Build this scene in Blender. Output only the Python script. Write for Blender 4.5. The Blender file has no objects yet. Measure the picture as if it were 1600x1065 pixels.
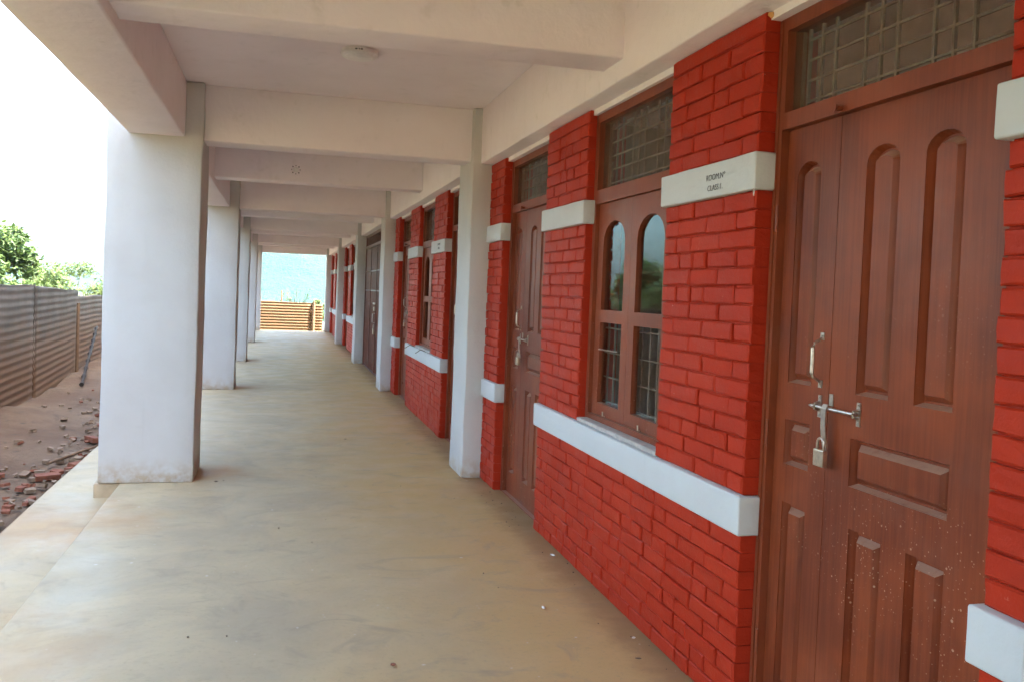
import bpy, bmesh, math, random
from mathutils import Vector, Matrix, noise
from mathutils.geometry import tessellate_polygon

S = bpy.context.scene
C = S.collection
R = math.radians
random.seed(7)

# ------------------------------------------------------------------ camera
YAW, PITCH, ROLL = 0.24426, -0.02743, 0.03904
cam = bpy.data.cameras.new('camera')
cam.sensor_fit = 'HORIZONTAL'
cam.sensor_width = 36.0
cam.lens = 1320.0 / 1600.0 * 36.0
cam.shift_x = (800 - 764.7) / 1600.0
cam.shift_y = -(532.5 - 494.1) / 1600.0
cam.clip_start = 0.02
cam.clip_end = 4000
co = bpy.data.objects.new('camera', cam)
C.objects.link(co)
fw = Vector((math.sin(YAW) * math.cos(PITCH), math.cos(YAW) * math.cos(PITCH), math.sin(PITCH)))
rt = Vector((math.cos(YAW), -math.sin(YAW), 0))
up = rt.cross(fw)
rt, up = rt * math.cos(ROLL) + up * math.sin(ROLL), -rt * math.sin(ROLL) + up * math.cos(ROLL)
m = Matrix((rt, up, -fw)).transposed().to_4x4()
m.translation = (0, 0, 1.5)
co.matrix_world = m
S.camera = co

# ------------------------------------------------------------------ world, sun, exposure
SUN_EL, SUN_AZ = R(57), R(118)          # azimuth clockwise from +Y: behind the building, far right
w = bpy.data.worlds.new('World')
S.world = w
w.use_nodes = True
nt = w.node_tree
bg = nt.nodes['Background']
sky = nt.nodes.new('ShaderNodeTexSky')
sky.sky_type = 'NISHITA'
sky.sun_disc = False
sky.sun_elevation = SUN_EL
sky.sun_rotation = SUN_AZ
sky.air_density = 1.2
sky.dust_density = 5.0
sky.ozone_density = 1.0
nt.links.new(sky.outputs[0], bg.inputs[0])
bg.inputs[1].default_value = 0.15
sl = bpy.data.lights.new('sun', 'SUN')
sl.energy = 4.2
sl.angle = R(3)
sl.color = (1.0, 0.94, 0.85)
so = bpy.data.objects.new('sun', sl)
C.objects.link(so)
sd = Vector((math.sin(SUN_AZ) * math.cos(SUN_EL), math.cos(SUN_AZ) * math.cos(SUN_EL), math.sin(SUN_EL)))
so.rotation_euler = sd.to_track_quat('Z', 'Y').to_euler()
so.location = (20, -10, 30)
S.view_settings.view_transform = 'Standard'
S.view_settings.look = 'None'
S.view_settings.gamma = 1.0
S.view_settings.use_curve_mapping = False
S.view_settings.exposure = 3.26
S.render.engine = 'CYCLES'
S.cycles.use_denoising = True
S.cycles.use_adaptive_sampling = True
S.cycles.adaptive_threshold = 0.04
S.cycles.max_bounces = 7
S.cycles.diffuse_bounces = 6
S.cycles.glossy_bounces = 4
S.cycles.transparent_max_bounces = 12
S.cycles.volume_bounces = 1
S.cycles.caustics_reflective = False
S.cycles.caustics_refractive = False

# ------------------------------------------------------------------ materials
def mat(name):
    mm = bpy.data.materials.new(name)
    mm.use_nodes = True
    n = mm.node_tree
    b = n.nodes['Principled BSDF']
    return mm, n, b

class NG:
    """small node-graph helper"""
    def __init__(s, n):
        s.n = n
        s.pos = n.nodes.new('ShaderNodeNewGeometry').outputs['Position']
    def link(s, a, b): s.n.links.new(a, b)
    def scaled(s, v):
        k = s.n.nodes.new('ShaderNodeMapping')
        k.inputs['Scale'].default_value = v
        s.link(s.pos, k.inputs['Vector'])
        return k.outputs[0]
    def noise(s, scale, detail=4, rough=0.55, vec=None, dist=0.0):
        k = s.n.nodes.new('ShaderNodeTexNoise')
        k.inputs['Scale'].default_value = scale
        k.inputs['Detail'].default_value = detail
        k.inputs['Roughness'].default_value = rough
        k.inputs['Distortion'].default_value = dist
        s.link(vec if vec is not None else s.pos, k.inputs['Vector'])
        return k.outputs['Fac']
    def voronoi(s, scale, vec=None):
        k = s.n.nodes.new('ShaderNodeTexVoronoi')
        k.inputs['Scale'].default_value = scale
        s.link(vec if vec is not None else s.pos, k.inputs['Vector'])
        return k
    def rng(s, v, a, b, c=0.0, d=1.0):
        k = s.n.nodes.new('ShaderNodeMapRange')
        k.interpolation_type = 'SMOOTHSTEP'
        for i, q in zip((1, 2, 3, 4), (a, b, c, d)): k.inputs[i].default_value = q
        s.link(v, k.inputs[0])
        return k.outputs[0]
    def mix(s, f, a, b):
        k = s.n.nodes.new('ShaderNodeMix')
        k.data_type = 'RGBA'
        for sock, v in ((k.inputs[0], f), (k.inputs[6], a), (k.inputs[7], b)):
            if hasattr(v, 'node'): s.link(v, sock)
            elif isinstance(v, (int, float)): sock.default_value = v
            else: sock.default_value = (*v, 1)
        return k.outputs[2]
    def math(s, op, a, b=0.0):
        k = s.n.nodes.new('ShaderNodeMath')
        k.operation = op
        for sock, v in ((k.inputs[0], a), (k.inputs[1], b)):
            if hasattr(v, 'node'): s.link(v, sock)
            else: sock.default_value = v
        return k.outputs[0]
    def sep(s):
        k = s.n.nodes.new('ShaderNodeSeparateXYZ')
        s.link(s.pos, k.inputs[0])
        return k.outputs
    def bump(s, b, h, strength=0.3, dist=0.01):
        k = s.n.nodes.new('ShaderNodeBump')
        k.inputs['Strength'].default_value = strength
        k.inputs['Distance'].default_value = dist
        s.link(h, k.inputs['Height'])
        s.link(k.outputs[0], b.inputs['Normal'])
    def dist(s, p):
        k = s.n.nodes.new('ShaderNodeVectorMath')
        k.operation = 'DISTANCE'
        s.link(s.pos, k.inputs[0])
        k.inputs[1].default_value = p
        return k.outputs['Value']

M = {}
# white limewash / emulsion on plaster
def plaster(name, a, b, grime=True):
    mm, n, bs = mat(name)
    g = NG(n)
    col = g.mix(g.rng(g.noise(1.7, 6, 0.6), 0.35, 0.7), a, b)
    col = g.mix(g.math('MULTIPLY', g.rng(g.noise(9, 5, 0.7), 0.56, 0.72), 0.22), col, (0.55, 0.5, 0.44))
    if grime:
        z = g.sep()[2]
        low = g.math('MULTIPLY', g.rng(z, 0.22, 0.0), g.rng(g.noise(14, 5, 0.7), 0.35, 0.65))
        col = g.mix(g.math('MULTIPLY', low, 0.8), col, (0.43, 0.31, 0.19))
        mid = g.math('MULTIPLY', g.rng(z, 1.3, 0.4), g.rng(g.noise(5.5, 6, 0.75), 0.58, 0.75))
        col = g.mix(g.math('MULTIPLY', mid, 0.35), col, (0.45, 0.41, 0.36))
    run = g.noise(1.0, 5, 0.6, g.scaled((11, 11, 0.7)))
    col = g.mix(g.math('MULTIPLY', g.math('MULTIPLY', g.rng(run, 0.56, 0.74), g.rng(g.noise(1.1, 3), 0.45, 0.65)), 0.28), col, tuple(q * 0.72 for q in a))
    g.link(col, bs.inputs['Base Color'])
    bs.inputs['Roughness'].default_value = 0.75
    bs.inputs['Specular IOR Level'].default_value = 0.3
    g.bump(bs, g.math('ADD', g.noise(22, 6, 0.65), g.math('MULTIPLY', g.noise(4.5, 4, 0.6), 2.2)), 0.4, 0.007)
    return mm
M['white'] = plaster('white_plaster', (0.575, 0.555, 0.535), (0.535, 0.51, 0.485))
M['ceiling'] = plaster('ceiling_plaster', (0.87, 0.795, 0.81), (0.83, 0.75, 0.76), False)
M['band'] = plaster('band_paint', (0.58, 0.59, 0.59), (0.55, 0.555, 0.55), False)

def red_paint():
    mm, n, bs = mat('red_brick_paint')
    g = NG(n)
    oi = n.nodes.new('ShaderNodeObjectInfo').outputs['Random']
    col = g.mix(g.rng(g.noise(3.0, 5, 0.6), 0.3, 0.7), (0.395, 0.028, 0.010), (0.45, 0.037, 0.014))
    col = g.mix(g.math('MULTIPLY', oi, 0.5), col, (0.35, 0.025, 0.010))
    sc = g.math('MULTIPLY', g.rng(g.noise(26, 4, 0.7), 0.66, 0.74), g.rng(g.noise(2.2, 2, 0.5), 0.52, 0.66))
    col = g.mix(g.math('MULTIPLY', sc, 0.5), col, (0.60, 0.22, 0.15))
    v = g.voronoi(16)
    sp = g.math('MULTIPLY', g.rng(v.outputs['Distance'], 0.055, 0.035), g.rng(g.noise(30, 1), 0.60, 0.64))
    col = g.mix(sp, col, (0.75, 0.62, 0.55))
    g.link(col, bs.inputs['Base Color'])
    g.link(g.rng(g.noise(6, 3), 0.3, 0.7, 0.38, 0.55), bs.inputs['Roughness'])
    bs.inputs['Specular IOR Level'].default_value = 0.12
    h = g.math('ADD', g.noise(34, 5, 0.65), g.math('MULTIPLY', g.noise(110, 3, 0.6), 0.35))
    g.bump(bs, h, 0.5, 0.006)
    return mm
M['red'] = red_paint()

def wood(name, dark, light, splash=True):
    mm, n, bs = mat(name)
    g = NG(n)
    gr = g.noise(1.0, 6, 0.6, g.scaled((85, 85, 2.6)), 0.5)
    big = g.noise(1.3, 4, 0.6, g.scaled((2.2, 2.2, 1.0)))
    col = g.mix(g.rng(g.math('ADD', g.math('MULTIPLY', gr, 0.45), g.math('MULTIPLY', big, 0.55)), 0.34, 0.66), dark, light)
    col = g.mix(g.math('MULTIPLY', g.rng(g.noise(2.2, 4, 0.6), 0.42, 0.75), 0.55), col, tuple(c * k for c, k in zip(light, (1.4, 1.25, 0.95))))
    # dusty film, with a shape of its own
    col = g.mix(g.math('MULTIPLY', g.rng(g.noise(2.4, 5, 0.65), 0.52, 0.78), 0.12), col, (0.30, 0.19, 0.15))
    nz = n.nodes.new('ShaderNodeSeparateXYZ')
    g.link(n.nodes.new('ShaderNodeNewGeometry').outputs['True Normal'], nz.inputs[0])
    ledge_light = g.math('MULTIPLY', g.rng(nz.outputs[2], 0.35, 0.7), g.rng(g.noise(30, 3), 0.25, 0.5, 0.35, 0.6))
    col = g.mix(ledge_light, col, (0.46, 0.28, 0.20))  # up-facing ledges lightened: a highlight painted into the wood colour
    if splash:
        z = g.sep()[2]
        for sc, r0, th, tint in ((17, 0.10, 0.46, 0.6), (41, 0.17, 0.44, 0.6), (83, 0.24, 0.45, 0.5)):
            v = g.voronoi(sc)
            spot = g.rng(v.outputs['Distance'], r0, r0 * 0.55)
            pick = g.rng(g.noise(sc * 1.1, 1, 0.3), th + 0.06, th + 0.11)
            dens = g.math('MULTIPLY', g.rng(z, 1.9, 0.5), g.rng(g.noise(2.6, 3, 0.6), 0.44, 0.62))
            col = g.mix(g.math('MULTIPLY', g.math('MULTIPLY', spot, pick), g.math('MULTIPLY', dens, tint)), col, (0.62, 0.42, 0.30))
    g.link(col, bs.inputs['Base Color'])
    g.link(g.rng(g.noise(5, 4, 0.6), 0.3, 0.7, 0.34, 0.42), bs.inputs['Roughness'])
    bs.inputs['Specular IOR Level'].default_value = 0.30
    g.bump(bs, gr, 0.12, 0.003)
    return mm
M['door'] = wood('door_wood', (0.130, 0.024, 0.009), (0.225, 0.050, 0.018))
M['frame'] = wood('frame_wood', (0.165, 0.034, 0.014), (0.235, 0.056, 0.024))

def floor_mat():
    mm, n, bs = mat('cement_floor')
    g = NG(n)
    st = g.noise(1.5, 7, 0.62, None, 1.4)
    col = g.mix(g.rng(st, 0.30, 0.70), (0.435, 0.355, 0.235), (0.535, 0.425, 0.26))
    x = g.sep()[0]
    dusty = g.math('MULTIPLY', g.rng(g.math('ADD', x, g.math('MULTIPLY', g.noise(0.9, 4), 1.6)), 0.7, 2.1), 0.9)
    col = g.mix(dusty, col, (0.59, 0.39, 0.17))
    col = g.mix(g.math('MULTIPLY', g.rng(g.noise(0.55, 5, 0.6), 0.5, 0.75), 0.6), col, (0.58, 0.44, 0.25))
    col = g.mix(g.math('MULTIPLY', g.rng(g.noise(2.3, 7, 0.68, g.scaled((1.0, 1.35, 1)), 1.8), 0.50, 0.74), 0.6), col, (0.335, 0.275, 0.195))
    fine = g.noise(38, 5, 0.75)
    col = g.mix(g.math('MULTIPLY', g.rng(fine, 0.52, 0.72), 0.5), col, (0.36, 0.29, 0.18))
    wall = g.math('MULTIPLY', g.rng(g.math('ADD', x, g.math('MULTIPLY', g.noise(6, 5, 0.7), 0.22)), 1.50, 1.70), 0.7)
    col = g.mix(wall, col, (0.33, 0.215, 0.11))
    # hairline cracks
    cv = n.nodes.new('ShaderNodeTexVoronoi')
    cv.feature = 'DISTANCE_TO_EDGE'
    cv.inputs['Scale'].default_value = 0.42
    wp = n.nodes.new('ShaderNodeVectorMath')
    wp.operation = 'ADD'
    nv = n.nodes.new('ShaderNodeTexNoise')
    nv.inputs['Scale'].default_value = 2.6
    nv.inputs['Detail'].default_value = 5
    g.link(g.pos, nv.inputs['Vector'])
    g.link(g.pos, wp.inputs[0])
    g.link(nv.outputs['Color'], wp.inputs[1])
    g.link(wp.outputs[0], cv.inputs['Vector'])
    ck = g.math('MULTIPLY', g.rng(cv.outputs['Distance'], 0.0035, 0.0012), g.rng(g.noise(0.8, 2), 0.5, 0.6))
    col = g.mix(g.math('MULTIPLY', ck, 0.18), col, (0.22, 0.18, 0.13))
    # pale plaster drips
    v = g.voronoi(7)
    sp = g.math('MULTIPLY', g.rng(g.math('ADD', v.outputs['Distance'], g.math('MULTIPLY', g.noise(60, 2), 0.10)), 0.135, 0.085), g.rng(g.noise(11, 1), 0.56, 0.60))
    col = g.mix(g.math('MULTIPLY', sp, 0.7), col, (0.68, 0.64, 0.55))
    v2 = g.voronoi(19)
    sp2 = g.math('MULTIPLY', g.rng(v2.outputs['Distance'], 0.12, 0.07), g.rng(g.noise(27, 1), 0.60, 0.63))
    col = g.mix(g.math('MULTIPLY', sp2, 0.5), col, (0.66, 0.62, 0.53))
    # ochre soil trodden in around the pillar feet
    for p, rad, k in (((-0.45, 7.0, 0), 0.55, 0.9), ((-0.55, 12.75, 0), 0.6, 0.9), ((-0.55, 17.3, 0), 0.5, 0.6),
                      ((-1.0, 5.6, 0), 0.9, 0.55), ((1.35, 7.0, 0), 0.6, 0.55), ((1.5, 6.2, 0), 0.7, 0.4), ((-1.0, 3.6, 0), 1.0, 0.4), ((-1.5, 6.0, -0.1), 1.3, 0.5), ((-1.5, 4.0, -0.1), 1.2, 0.5)):
        d = g.math('ADD', g.dist(p), g.math('MULTIPLY', g.noise(3.5, 4, 0.65), rad * 0.8))
        col = g.mix(g.math('MULTIPLY', g.rng(d, rad, rad * 0.42), k), col, (0.47, 0.275, 0.125))
    g.link(col, bs.inputs['Base Color'])
    g.link(g.rng(g.noise(3, 5, 0.6), 0.3, 0.7, 0.42, 0.68), bs.inputs['Roughness'])
    bs.inputs['Specular IOR Level'].default_value = 0.2
    g.bump(bs, g.math('ADD', g.noise(7, 6, 0.6), g.math('MULTIPLY', g.noise(60, 3), 0.3)), 0.12, 0.01)
    return mm
M['floor'] = floor_mat()

def soil():
    mm, n, bs = mat('soil')
    g = NG(n)
    col = g.mix(g.rng(g.noise(0.9, 6, 0.65), 0.35, 0.65), (0.135, 0.080, 0.047), (0.195, 0.130, 0.082))
    col = g.mix(g.rng(g.noise(6, 5, 0.7), 0.5, 0.75), col, (0.085, 0.065, 0.045))
    col = g.mix(g.rng(g.noise(0.03, 4, 0.6), 0.45, 0.6), col, (0.10, 0.12, 0.05))
    g.link(col, bs.inputs['Base Color'])
    bs.inputs['Roughness'].default_value = 0.95
    g.bump(bs, g.noise(9, 8, 0.7), 0.8, 0.05)
    return mm
M['soil'] = soil()

def hillm():
    mm, n, bs = mat('hill_forest')
    g = NG(n)
    col = g.mix(g.rng(g.noise(0.06, 6, 0.7), 0.35, 0.65), (0.006, 0.042, 0.034), (0.014, 0.066, 0.054))
    g.link(col, bs.inputs['Base Color'])
    bs.inputs['Roughness'].default_value = 1
    g.bump(bs, g.noise(0.09, 6, 0.7), 1.0, 6.0)
    return mm
M['hill'] = hillm()

def simple(name, c, rough=0.5, metal=0.0, nz=None, spec=0.5):
    mm, n, bs = mat(name)
    g = NG(n)
    k = nz or 18
    col = g.mix(g.rng(g.noise(k, 5, 0.65), 0.3, 0.7), tuple(q * 0.78 for q in c), tuple(min(1, q * 1.12) for q in c))
    g.link(col, bs.inputs['Base Color'])
    bs.inputs['Roughness'].default_value = rough
    bs.inputs['Metallic'].default_value = metal
    bs.inputs['Specular IOR Level'].default_value = spec
    return mm
M['steel'] = simple('dull_steel', (0.62, 0.56, 0.50), 0.32, 1.0, 60)
M['brass'] = simple('padlock_brass', (0.66, 0.58, 0.46), 0.34, 1.0, 40)
M['gate'] = simple('gate_paint', (0.150, 0.048, 0.030), 0.30, 0.0, 7)
M['black'] = simple('black_print', (0.035, 0.030, 0.030), 0.6)
M['lamp'] = simple('white_plastic', (0.78, 0.75, 0.72), 0.4, 0, 5)
M['vent'] = simple('dark_slot', (0.03, 0.025, 0.02), 0.8)
M['apron'] = simple('apron_cement', (0.46, 0.35, 0.225), 0.85, 0, 4)
M['sill'] = simple('grey_cement', (0.46, 0.42, 0.39), 0.85, 0, 25)
M['rubble'] = simple('broken_brick', (0.24, 0.085, 0.048), 0.9, 0, 20)
M['stone'] = simple('pale_rubble', (0.27, 0.19, 0.13), 0.9, 0, 12)
M['timber'] = simple('weathered_timber', (0.23, 0.14, 0.08), 0.9, 0, 14)
M['bark'] = simple('bark', (0.10, 0.075, 0.05), 0.95, 0, 10)
M['bars'] = simple('bar_paint', (0.27, 0.19, 0.145), 0.6, 0, 20)
M['room'] = simple('room_plaster', (0.30, 0.25, 0.21), 0.85, 0, 3)
M['foam'] = simple('orange_filler', (0.62, 0.30, 0.10), 0.8, 0, 40)
M['chip'] = simple('white_chip', (0.8, 0.77, 0.72), 0.7, 0, 30)
M['dark_litter'] = simple('dark_grit', (0.15, 0.11, 0.075), 0.9, 0, 30)
M['leaf_dry'] = simple('dry_leaf', (0.30, 0.12, 0.06), 0.8, 0, 40)

def zinc(name, a, b, rust):
    mm, n, bs = mat(name)
    g = NG(n)
    col = g.mix(g.rng(g.noise(1.6, 5, 0.6), 0.35, 0.65), a, b)
    z = g.sep()[2]
    low = g.rng(g.math('ADD', z, g.math('MULTIPLY', g.noise(2.0, 5, 0.7), 1.3)), 1.75, 0.75)
    col = g.mix(g.math('MULTIPLY', low, 0.85), col, rust)
    g.link(col, bs.inputs['Base Color'])
    bs.inputs['Roughness'].default_value = 0.6
    bs.inputs['Metallic'].default_value = 0.15
    g.bump(bs, g.noise(20, 4), 0.15, 0.01)
    return mm
M['zinc'] = zinc('weathered_zinc', (0.125, 0.110, 0.096), (0.175, 0.155, 0.138), (0.23, 0.125, 0.066))
M['zinc_tan'] = zinc('rusty_tan_zinc', (0.150, 0.082, 0.034), (0.185, 0.105, 0.046), (0.145, 0.074, 0.029))

def leafm(name, a, b):
    mm, n, bs = mat(name)
    g = NG(n)
    col = g.mix(g.rng(g.noise(2.5, 3), 0.35, 0.65), a, b)
    g.link(col, bs.inputs['Base Color'])
    bs.inputs['Roughness'].default_value = 0.55
    tr = n.nodes.new('ShaderNodeBsdfTranslucent')
    g.link(col, tr.inputs[0])
    ms = n.nodes.new('ShaderNodeMixShader')
    ms.inputs[0].default_value = 0.35
    g.link(bs.outputs[0], ms.inputs[1])
    g.link(tr.outputs[0], ms.inputs[2])
    g.link(ms.outputs[0], n.nodes['Material Output'].inputs[0])
    return mm
M['leaf'] = leafm('tree_leaf', (0.055, 0.105, 0.028), (0.11, 0.17, 0.045))
M['leaf2'] = leafm('shrub_leaf', (0.08, 0.14, 0.035), (0.14, 0.19, 0.06))

def glassm():
    mm, n, bs = mat('window_glass')
    n.nodes.remove(bs)
    g = NG(n)
    tr = n.nodes.new('ShaderNodeBsdfTransparent')
    tr.inputs[0].default_value = (0.90, 0.92, 0.91, 1)
    gl = n.nodes.new('ShaderNodeBsdfGlossy')
    gl.inputs['Roughness'].default_value = 0.02
    gl.inputs[0].default_value = (0.50, 0.68, 0.78, 1)
    fr = n.nodes.new('ShaderNodeFresnel')
    fr.inputs['IOR'].default_value = 1.5
    ms = n.nodes.new('ShaderNodeMixShader')
    k = n.nodes.new('ShaderNodeBump')
    k.inputs['Strength'].default_value = 0.03
    k.inputs['Distance'].default_value = 0.01
    g.link(g.noise(5, 2), k.inputs['Height'])
    g.link(k.outputs[0], gl.inputs['Normal'])
    bf = n.nodes.new('ShaderNodeNewGeometry').outputs['Backfacing']
    g.link(g.math('MULTIPLY', fr.outputs[0], g.math('SUBTRACT', 1.0, bf)), ms.inputs[0])
    g.link(tr.outputs[0], ms.inputs[1])
    g.link(gl.outputs[0], ms.inputs[2])
    g.link(ms.outputs[0], n.nodes['Material Output'].inputs[0])
    return mm
M['glass'] = glassm()
def dusty_glass():
    mm = M['glass'].copy()
    mm.name = 'dusty_transom_glass'
    n = mm.node_tree
    out = n.nodes['Material Output']
    src = out.inputs[0].links[0].from_socket
    g = NG(n)
    df = n.nodes.new('ShaderNodeBsdfDiffuse')
    df.inputs[0].default_value = (0.30, 0.20, 0.14, 1)
    ms = n.nodes.new('ShaderNodeMixShader')
    g.link(g.rng(g.noise(6, 4, 0.6), 0.35, 0.75, 0.05, 0.20), ms.inputs[0])
    g.link(src, ms.inputs[1]); g.link(df.outputs[0], ms.inputs[2])
    g.link(ms.outputs[0], out.inputs[0])
    return mm
M['glass_dusty'] = dusty_glass()

# ------------------------------------------------------------------ mesh helpers
class MB:
    def __init__(s): s.v, s.f = [], []
    def add(s, vs, fs):
        o = len(s.v)
        s.v += [tuple(p) for p in vs]
        s.f += [tuple(i + o for i in f) for f in fs]
        return s
    def box(s, x0, x1, y0, y1, z0, z1):
        x0, x1 = sorted((x0, x1)); y0, y1 = sorted((y0, y1)); z0, z1 = sorted((z0, z1))
        vs = [(x, y, z) for x in (x0, x1) for y in (y0, y1) for z in (z0, z1)]
        return s.add(vs, [(0, 1, 3, 2), (4, 6, 7, 5), (0, 4, 5, 1), (2, 3, 7, 6), (0, 2, 6, 4), (1, 5, 7, 3)])
    def tube(s, pts, r, n=8, caps=True):
        pts = [Vector(p) for p in pts]
        rs = r if isinstance(r, (list, tuple)) else [r] * len(pts)
        rings = []
        for i, p in enumerate(pts):
            t = (pts[min(i + 1, len(pts) - 1)] - pts[max(i - 1, 0)]).normalized()
            a = t.cross(Vector((0, 0, 1)) if abs(t.z) < 0.9 else Vector((1, 0, 0))).normalized()
            b = t.cross(a)
            rings.append([p + (a * math.cos(2 * math.pi * k / n) + b * math.sin(2 * math.pi * k / n)) * rs[i] for k in range(n)])
        vs = [q for rg in rings for q in rg]
        fs = [(i * n + k, i * n + (k + 1) % n, (i + 1) * n + (k + 1) % n, (i + 1) * n + k) for i in range(len(pts) - 1) for k in range(n)]
        if caps:
            fs += [tuple(reversed(range(n))), tuple((len(pts) - 1) * n + k for k in range(n))]
        return s.add(vs, fs)
    def lathe(s, c, prof, n=40):
        c = Vector(c)
        vs = [c + Vector((r * math.cos(2 * math.pi * k / n), r * math.sin(2 * math.pi * k / n), z)) for r, z in prof for k in range(n)]
        fs = [(i * n + k, i * n + (k + 1) % n, (i + 1) * n + (k + 1) % n, (i + 1) * n + k) for i in range(len(prof) - 1) for k in range(n)]
        fs += [tuple(range((len(prof) - 1) * n, len(prof) * n))]
        return s.add(vs, fs)
    def build(s, name, m, parent=None, bevel=0.0, smooth=False, seg=2):
        me = bpy.data.meshes.new(name)
        base = parent_origin(parent)
        me.from_pydata([(p[0] - base[0], p[1] - base[1], p[2] - base[2]) for p in s.v], [], s.f)
        bm = bmesh.new()
        bm.from_mesh(me)
        bmesh.ops.recalc_face_normals(bm, faces=bm.faces)
        if bevel:
            ed = [e for e in bm.edges if len(e.link_faces) == 2 and e.calc_face_angle(0) > 0.6]
            bmesh.ops.bevel(bm, geom=ed, offset=bevel, segments=seg, affect='EDGES', profile=0.6)
        bm.to_mesh(me)
        bm.free()
        if smooth: me.polygons.foreach_set('use_smooth', [True] * len(me.polygons))
        me.materials.append(M[m] if isinstance(m, str) else m)
        o = bpy.data.objects.new(name, me)
        C.objects.link(o)
        if parent is not None: o.parent = parent
        return o

def parent_origin(p):
    v = Vector((0, 0, 0))
    while p is not None:
        v += Vector(p.location)
        p = p.parent
    return v

def tag(o, label=None, cat=None, group=None, kind=None):
    if label: o['label'] = label
    if cat: o['category'] = cat
    if group: o['group'] = group
    if kind: o['kind'] = kind
    return o

def thing(name, loc, label, cat, group=None):
    o = bpy.data.objects.new(name, None)
    o.empty_display_size = 0.1
    C.objects.link(o)
    o.location = loc
    return tag(o, label, cat, group, 'thing' if label else None)

def box(name, m, parent, *b, bevel=0.0):
    return MB().box(*b).build(name, m, parent, bevel)

def rough_box(name, m, parent, x0, x1, y0, y1, z0, z1, cell=0.12, amp=0.004, bevel=0.012, seed=0):
    """box whose faces are gridded and slightly uneven, like hand-plastered concrete"""
    bm = bmesh.new()
    base = parent_origin(parent)
    bmesh.ops.create_cube(bm, size=1)
    for v in bm.verts:
        v.co = ((x0 + x1) / 2 + v.co.x * (x1 - x0), (y0 + y1) / 2 + v.co.y * (y1 - y0), (z0 + z1) / 2 + v.co.z * (z1 - z0))
    bmesh.ops.bevel(bm, geom=bm.edges[:], offset=bevel, segments=2, affect='EDGES', profile=0.5)
    for ax in range(3):
        lo, hi = ((x0, x1), (y0, y1), (z0, z1))[ax]
        k = max(1, int((hi - lo) / cell))
        nrm = [0, 0, 0]; nrm[ax] = 1
        for i in range(1, k):
            p = [0, 0, 0]; p[ax] = lo + (hi - lo) * i / k
            bmesh.ops.bisect_plane(bm, geom=bm.verts[:] + bm.edges[:] + bm.faces[:], plane_co=p, plane_no=nrm)
    for v in bm.verts:
        q = v.co * 2.3 + Vector((seed * 3.1, 0, 0))
        d = noise.noise_vector(q) * amp + noise.noise_vector(v.co * 9) * amp * 0.35
        if v.co.z < z0 + 0.02: d.z = 0
        v.co += d
        v.co -= base
    bmesh.ops.recalc_face_normals(bm, faces=bm.faces)
    me = bpy.data.meshes.new(name)
    bm.to_mesh(me); bm.free()
    me.polygons.foreach_set('use_smooth', [True] * len(me.polygons))
    me.materials.append(M[m])
    o = bpy.data.objects.new(name, me)
    C.objects.link(o)
    if parent is not None: o.parent = parent
    return o

def plate(mb, outer, holes, xf, xb):
    """flat plate in the YZ plane with through holes, front at xf (towards -X), back at xb"""
    loops = [outer] + holes
    flat = [p for l in loops for p in l]
    tris = tessellate_polygon([[Vector((y, z, 0)) for y, z in l] for l in loops])
    n = len(flat)
    vs = [(xf, y, z) for y, z in flat] + [(xb, y, z) for y, z in flat]
    fs = [tuple(t) for t in tris] + [tuple(i + n for i in t) for t in tris]
    o = 0
    for l in loops:
        k = len(l)
        fs += [(o + i, o + (i + 1) % k, n + o + (i + 1) % k, n + o + i) for i in range(k)]
        o += k
    mb.add(vs, fs)

def rect(y0, y1, z0, z1, d=0.0):
    return [(y0 + d, z0 + d), (y1 - d, z0 + d), (y1 - d, z1 - d), (y0 + d, z1 - d)]

def arch(y0, y1, z0, z1, rise, d=0.0, n=10):
    yc, ry = (y0 + y1) / 2, (y1 - y0) / 2 - d
    zs = z1 - rise
    pts = [(y0 + d, z0 + d), (y1 - d, z0 + d)]
    for i in range(n + 1):
        a = math.pi * i / n
        pts.append((yc + ry * math.cos(a), zs + (rise - d) * math.sin(a)))
    return pts

def raised_panel(parent, loop_fn, xf, depth=0.027, inset=0.030, name='panel', m='door'):
    mb = MB()
    a, b, c, d = loop_fn(-0.001), loop_fn(0.010), loop_fn(0.017), loop_fn(inset)
    k = len(a)
    vs = [(xf + 0.0015, y, z) for y, z in a] + [(xf + depth, y, z) for y, z in b] + [(xf + depth, y, z) for y, z in c] + [(xf + 0.004, y, z) for y, z in d]
    fs = [(r * k + i, r * k + (i + 1) % k, (r + 1) * k + (i + 1) % k, (r + 1) * k + i) for r in range(3) for i in range(k)]
    fs.append(tuple(3 * k + i for i in range(k)))
    mb.add(vs, fs)
    return mb.build(name, m, parent)

# ------------------------------------------------------------------ plan of the veranda (metres)
XL, XLO, XR, XW = -0.585, -1.247, 1.469, 1.626
XBEAM = 1.535
ZS, ZC = 2.53, 2.975                     # soffit of wall beam, ceiling
COLY = [0.87, 6.635, 12.406, 16.914, 22.433, 28.197]
CD = 0.50
Y0, YEND = -5.2, 28.75
XROOM = 7.0

# floor
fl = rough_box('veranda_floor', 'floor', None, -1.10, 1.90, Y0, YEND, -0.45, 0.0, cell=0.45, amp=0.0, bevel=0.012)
for v in fl.data.vertices:
    if v.co.z > -0.01 and v.co.x < 1.3: v.co.z += noise.noise(Vector((v.co.x * 0.9, v.co.y * 0.9, 0))) * 0.004
tag(fl, kind='structure')
rf = box('room_floor', 'floor', None, 1.90, XROOM, Y0, YEND, -0.45, -0.004)
tag(rf, kind='structure')
ap = rough_box('apron', 'floor', None, -1.66, -1.102, Y0 - 2, YEND + 0.6, -0.5, -0.105, cell=0.4, amp=0.008, bevel=0.03)
tag(ap, kind='structure')

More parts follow.
